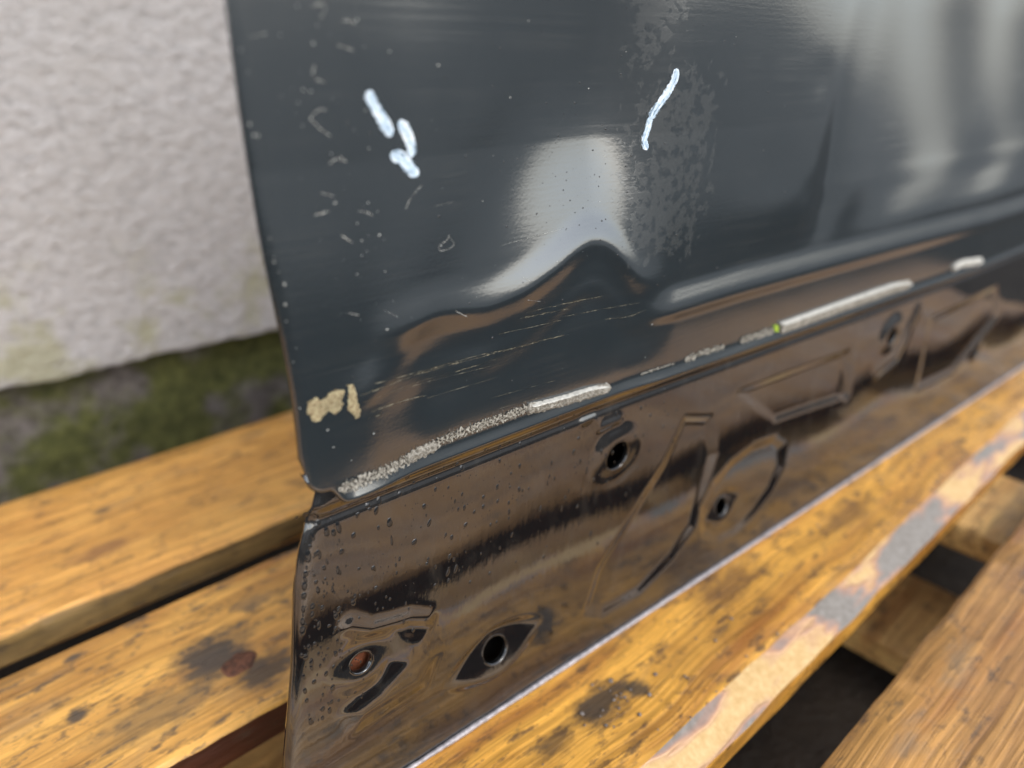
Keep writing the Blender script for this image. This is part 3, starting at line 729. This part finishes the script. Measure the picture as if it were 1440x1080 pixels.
def build_lower():
    zr = np.concatenate([np.arange(0.6, 150.0, 0.75)])
    ZZ, GG = np.meshgrid(zr, GX, indexing='ij')
    # the sheet runs up behind the lip of the outer skin
    foot = z_foot(np.clip(75.5 + GX, 84, None)) + 3.0
    ZZ = ZZ * (1 - sst(60, 150, ZZ)) + (ZZ / 150.0 * foot[None, :]) * sst(60, 150, ZZ)
    xe = np.interp(ZZ, *_EL)
    XX = 49.0 + GG + (xe - 49.0) * np.exp(-GG / 60.0)
    faces = grid_faces(*ZZ.shape)
    XX, ZZ, faces = snap_holes(XX, ZZ, faces, HOLES, 0.8)
    YY = y_low(XX, ZZ)
    r = 1.0
    ex = []
    for a, dy in ((40, 0), (80, 0), (90, 0.5), (60, 1.0)):
        ex.append((XX[:, 0] - r * math.sin(math.radians(a)), YY[:, 0] + r * (1 - math.cos(math.radians(a))) + dy, ZZ[:, 0]))
    V = np.stack([XX, YY, ZZ], -1).reshape(-1, 3) * 0.001
    sheet = mesh_obj('lower_sheet', V.tolist(), faces.tolist(), M_low, door, label='black lower sheet with stamped clip holes')
    # folded front edge of the sheet
    EX = np.stack([XX[:, 0]] + [e[0] for e in ex], 1); EY = np.stack([YY[:, 0]] + [e[1] for e in ex], 1); EZ = np.stack([ZZ[:, 0]] + [e[2] for e in ex], 1)
    E3 = np.stack([EX, EY, EZ], -1).reshape(-1, 3) * 0.001
    mesh_obj('folded_edge', E3.tolist(), [tuple(reversed(f)) for f in grid_faces(*EX.shape).tolist()], M_low, door)
    # pale bottom rim, a thin bead along the foot
    xs = np.concatenate([np.arange(49, 300, 2.0), np.arange(300, 975, 6.0)])
    V = []
    nb = 8
    for x in xs:
        yb = float(y_low(x, 0.6))
        rr = 1.15 + 0.25 * nz(x, 0, 4, 0.05) + 0.2 * nz(x, 0, 7, 0.4)
        for k in range(nb):
            a = 2 * math.pi * k / nb
            V.append((x * 1e-3, (yb - 0.6 + rr * math.cos(a)) * 1e-3, (1.3 + rr * math.sin(a) + 0.2 * nz(x, 0, 1, 0.15)) * 1e-3))
    F = []
    for i in range(len(xs) - 1):
        for k in range(nb):
            F.append((i * nb + k, i * nb + (k + 1) % nb, (i + 1) * nb + (k + 1) % nb, (i + 1) * nb + k))
    mesh_obj('bottom_rim', V, F, M_edge, door)
    # inner panel behind, coloured near black so the clip holes look dark
    xs = np.array([98, 300, 600, 975.]); zs = np.array([2, 60, 140, 300, 500.])
    V = [(x * 1e-3, (plane(x) + (20 if z < 145 else 17) - 0.035 * max(0, z - 180)) * 1e-3, z * 1e-3) for z in zs for x in xs]
    mesh_obj('inner_panel', V, grid_faces(5, 4).tolist(), M_inner, door)
    for q, (cx, cz, r) in enumerate(HOLES):
        V, F = [], []
        n = 36
        for (rr, dep) in ((r + 0.9, 0.03), (r + 0.6, -0.05), (r + 0.3, -0.06), (r - 0.05, 0.12), (r - 0.2, 0.6), (r - 0.2, 2.2)):
            for k in range(n):
                a = 2 * math.pi * k / n
                x, z = cx + rr * math.cos(a), cz + rr * math.sin(a)
                V.append((x * 1e-3, (float(y_low(x, z)) + dep) * 1e-3, z * 1e-3))
        for i in range(5):
            for k in range(n):
                F.append((i * n + k, (i + 1) * n + k, (i + 1) * n + (k + 1) % n, i * n + (k + 1) % n))
        mesh_obj('hole_rim', V, F, M_low, sheet)
    # rusty backing seen through the hole nearest the front edge
    cx, cz, r = HOLES[2]
    V = [((cx + 3 + 8 * math.cos(k * math.pi / 8)) * 1e-3, (plane(cx) + 10.5) * 1e-3, (cz + 9 * math.sin(k * math.pi / 8)) * 1e-3) for k in range(16)]
    mesh_obj('rusty_backing', V, [tuple(range(16))], M_rust, sheet)
    return sheet
sheet = build_lower()

# ------------------------------------------------------------------ things stuck to the door
def resample(pts, step):
    P = [np.array(p, float) for p in pts]
    # Catmull-Rom
    out = []
    for i in range(len(P) - 1):
        p0 = P[i - 1] if i else 2 * P[0] - P[1]
        p1, p2 = P[i], P[i + 1]
        p3 = P[i + 2] if i + 2 < len(P) else 2 * P[-1] - P[-2]
        n = max(2, int(np.linalg.norm(p2 - p1) / step))
        for k in range(n):
            t = k / n
            out.append(0.5 * ((2 * p1) + (p2 - p0) * t + (2 * p0 - 5 * p1 + 4 * p2 - p3) * t * t + (3 * p1 - p0 - 3 * p2 + p3) * t ** 3))
    out.append(P[-1])
    return np.array(out)

UVS = []
def ribbon(pts, width, height, step=0.5, m=9, rough=0.0, edge=0.0, seed=0.0, fn=y_up, taper=0.9, wfun=None, flat=2.5, hfun=None):
    """raised bead lying on the sheet; pts (x, z) mm; width = half width mm"""
    c = resample(pts, step)
    n = len(c)
    tan = np.gradient(c, axis=0)
    tan /= np.linalg.norm(tan, axis=1)[:, None] + 1e-9
    nor = np.stack([-tan[:, 1], tan[:, 0]], 1)
    s = np.linspace(0, 1, n)
    L = np.linalg.norm(np.diff(c, axis=0), axis=1).sum()
    V, F = [], []
    for i in range(n):
        e = min(s[i], 1 - s[i]) * L / (width * taper + 1e-6)
        w = width * math.sqrt(max(0.0, 1 - (1 - min(1, e)) ** 2))
        if wfun: w *= wfun(s[i])
        wl = w * (1 + edge * mnoise.fractal(Vector((c[i, 0] * 0.8 + seed, c[i, 1] * .8, 1)), .7, 2, 4))
        wr = w * (1 + edge * mnoise.fractal(Vector((c[i, 0] * 0.8 + seed, c[i, 1] * .8, 9)), .7, 2, 4))
        for k in range(m):
            q = -1 + 2 * k / (m - 1)
            off = q * (wl if q < 0 else wr)
            x, z = c[i] + nor[i] * off
            hh = height * (1 - abs(q) ** flat)
            if hfun: hh *= hfun(s[i], q)
            if rough: hh += rough * (1 - abs(q) ** 4) * mnoise.fractal(Vector((x * 1.3 + seed, z * 1.3, 3)), .6, 2, 4)
            V.append((x, float(fn(x, z)) - max(0.02 if abs(q) < 1 else -0.02, hh), z))
    V = np.array(V) * 1e-3
    UVS.extend([(i * L / (n - 1), -1 + 2 * k / (m - 1), seed % 17.0) for i in range(n) for k in range(m)])
    for i in range(n - 1):
        for k in range(m - 1):
            F.append((i * m + k, i * m + k + 1, (i + 1) * m + k + 1, (i + 1) * m + k))
    return V.tolist(), F

def stamp_uv(o):
    a = o.data.attributes.new('along', 'FLOAT_VECTOR', 'POINT')
    a.data.foreach_set('vector', np.array(UVS, dtype=np.float32).ravel())
    UVS.clear()
    return o

def merge(parts):
    V, F = [], []
    for v, f in parts:
        o = len(V); V += v; F += [tuple(i + o for i in q) for q in f]
    return V, F

def inpoly(x, z, poly):
    c = False
    j = len(poly) - 1
    for i in range(len(poly)):
        if (poly[i][1] > z) != (poly[j][1] > z) and x < (poly[j][0] - poly[i][0]) * (z - poly[i][1]) / (poly[j][1] - poly[i][1] + 1e-12) + poly[i][0]:
            c = not c
        j = i
    return c

def patch(poly, res, height, fn=y_up, seed=0):
    P = np.array(poly)
    x0, z0 = P.min(0) - res; x1, z1 = P.max(0) + res
    nx, nzz = int((x1 - x0) / res) + 2, int((z1 - z0) / res) + 2
    inside = {}
    for j in range(nzz):
        for i in range(nx):
            x, z = x0 + i * res, z0 + j * res
            wx = x + 0.45 * nz(x, z, seed, 1.1); wz = z + 0.45 * nz(x, z, seed + 5, 1.1)
            inside[i, j] = inpoly(wx, wz, poly)
    idx, V, F = {}, [], []
    def vid(i, j):
        if (i, j) not in idx:
            x, z = x0 + i * res, z0 + j * res
            brd = sum(inside.get((i + a, j + b), False) for a in (-1, 0, 1) for b in (-1, 0, 1))
            h = height * (0.0 if brd < 6 else 0.7 + 0.6 * mnoise.fractal(Vector((x * .9, z * .9, seed)), .7, 2, 3))
            idx[i, j] = len(V)
            V.append((x * 1e-3, (float(fn(x, z)) - 0.03 - h) * 1e-3, z * 1e-3))
        return idx[i, j]
    for j in range(nzz - 1):
        for i in range(nx - 1):
            if inside[i, j] and inside[i + 1, j] and inside[i, j + 1] and inside[i + 1, j + 1]:
                F.append((vid(i, j), vid(i + 1, j), vid(i + 1, j + 1), vid(i, j + 1)))
    return V, F

def build_residue():
    for q, (pts, w) in enumerate(MARKS):
        v, f = ribbon(pts, w * 1.18, 0.30, 0.35, 11, 0.10, 0.16, q * 3.1, taper=1.0, flat=6)
        stamp_uv(mesh_obj('marker_stroke', v, f, M_mark, skin, label=MARK_LABELS[q]))
    for q, (pts, w, h, rough, edge, mat, lab) in enumerate(SEALS):
        v, f = ribbon(pts, w, h, 0.3, 13, rough, edge, q * 7.7, flat=3)
        SO = mesh_obj('sealant_strip', v, f, {'crumb': M_seal, 'pale': M_seal2, 'white': M_white, 'green': M_fleck}[mat], skin, label=lab)
        stamp_uv(SO)
    for q, poly in enumerate(CHIPS):
        v, f = patch(poly, 0.30, 0.35, seed=q * 3)
        mesh_obj('paint_chip', v, f, M_filler, skin, label='cream filler bared by a paint chip at the front edge')
    v, f = merge([ribbon(p, w * 0.46, 0.10, 0.3, 4, 0.05, 1.3, i * 2.2, taper=5) for i, (p, w) in enumerate(SCUFFS)])
    stamp_uv(mesh_obj('scuff_marks', v, f, M_scuff, skin, kind='stuff'))
    v, f = merge([ribbon(p, w, 0.05, 0.8, 3, 0.0, 0.5, i * 1.2, taper=8) for i, (p, w) in enumerate(SCRATCHES)])
    stamp_uv(mesh_obj('scratches', v, f, M_scr, skin, kind='stuff'))

def dome(x, z, rx, rz, h, ang, fn, n=10, rings=3, tear=0.0):
    V, F = [], []
    ca, sa = math.cos(ang), math.sin(ang)
    y0 = float(fn(x, z))
    sxp = float(fn(x + .5, z)) - float(fn(x - .5, z)); szp = float(fn(x, z + .5)) - float(fn(x, z - .5))
    for i in range(rings):
        a = i / rings * math.pi / 2
        for k in range(n):
            b = 2 * math.pi * k / n
            ex = rx * math.cos(b) * math.cos(a) * (1 - tear * math.sin(b)); ez = rz * math.sin(b) * math.cos(a)
            dx, dz = ex * ca - ez * sa, ex * sa + ez * ca
            V.append(((x + dx) * 1e-3, (y0 + sxp * dx + szp * dz + 0.03 - h * math.sin(a)) * 1e-3, (z + dz) * 1e-3))
    V.append((x * 1e-3, (y0 + 0.03 - h) * 1e-3, z * 1e-3))
    top = len(V) - 1
    for i in range(rings - 1):
        for k in range(n):
            F.append((i * n + k, i * n + (k + 1) % n, (i + 1) * n + (k + 1) % n, (i + 1) * n + k))
    for k in range(n):
        F.append(((rings - 1) * n + k, (rings - 1) * n + (k + 1) % n, top))
    return V, F

def build_drops():
    parts = []
    r = random.Random(11)
    # run-down drops on the black sheet, singly
    for (x, z, rx, rz, a) in BIG_DROPS:
        v, f = dome(x, z, rx, rz, min(rx, rz) * 0.22, a, y_low, 16, 5, 0.25)
        mesh_obj('water_drop', v, f, M_drop, sheet)
    for k in range(420):
        x = 72 + 190 * r.random() ** 1.2; z = 62 + 76 * r.random() ** 0.75
        s = 0.25 + 0.75 * r.random() ** 3
        parts.append(dome(x, z, s, s * r.uniform(1.0, 2.0), s * 0.24, r.uniform(-.3, .1), y_low, 8, 3))
    for k in range(130):
        x = 66 + 22 * r.random() ** 1.5; z = 50 + 80 * r.random()
        x = max(x, float(np.interp(z, *_EL)) + 2)
        s = 0.3 + 0.8 * r.random() ** 2
        parts.append(dome(x, z, s, s * r.uniform(1.2, 3.0), s * 0.2, r.uniform(-.2, .2), y_low, 8, 3))
    v, f = merge(parts)
    mesh_obj('water_droplets', v, f, M_drop, sheet, kind='stuff')
    parts = []
    for k in range(330):                      # small beads on the outer skin
        if r.random() < 0.6:
            x, z = r.gauss(190, 26), r.gauss(228, 20)
        else:
            x, z = 85 + 260 * r.random(), 160 + 140 * r.random()
        if x < 80 or z < 152: continue
        s = 0.10 + 0.32 * r.random() ** 3
        parts.append(dome(x, z, s * r.uniform(1, 1.6), s, s * 0.6, r.uniform(-.6, .6), y_up, 7, 2))
    v, f = merge(parts)
    mesh_obj('water_beads', v, f, M_drop, skin, kind='stuff')
    parts = []
    for k in range(150):
        x = 80 + (210 * r.random() ** 1.6); z = 150 + 150 * r.random()
        if r.random() < 0.45:
            x, z = r.gauss(98, 9), r.uniform(195, 300)
        if x < 79: continue
        s = 0.08 + 0.26 * r.random() ** 4
        parts.append(dome(x, z, s * r.uniform(1, 1.8), s, s * 0.5, r.uniform(-1, 1), y_up, 6, 2))
    for k in range(16):                       # flecks along the front edge
        z = r.uniform(160, 290); x = float(np.interp(z, *_EU)) + abs(r.gauss(0.6, 1.2))
        s = 0.12 + 0.3 * r.random() ** 3
        parts.append(dome(x, z, s, s * 1.6, s * 0.4, 0, y_up, 6, 2))
    v, f = merge(parts)
    mesh_obj('dust_specks', v, f, M_dust, skin, kind='stuff')
build_residue()
build_drops()

# ------------------------------------------------------------------ grit lying on the wet board
def build_grit():
    r = random.Random(5)
    parts = []
    for k in range(60):
        if k < 40: x, y = r.uniform(0.13, 0.55), r.uniform(0.118, 0.165)
        else: x, y = r.gauss(0.197, 0.012), r.gauss(0.147, 0.006)
        s = 0.0004 + 0.0010 * r.random() ** 2
        V, F = [], []
        bmx = bmesh.new(); bmesh.ops.create_icosphere(bmx, subdivisions=1, radius=s)
        for v in bmx.verts:
            v.co *= r.uniform(0.7, 1.2)
            V.append((v.co.x + x, v.co.y + y, v.co.z * 0.7 + s * 0.45 + 0.0003))
        bmx.verts.index_update()
        F = [tuple(v.index for v in f.verts) for f in bmx.faces]
        bmx.free()
        parts.append((V, F))
    v, f = merge(parts)
    o = mesh_obj('grit', v, f, simple('grit_stone', (0.17, 0.145, 0.13), 0.5, var=0.7), smooth=False)
    o['kind'] = 'stuff'
    o['label'] = 'scattered grit and wet crumbs on the board before the door'
    o['category'] = 'grit'
build_grit()
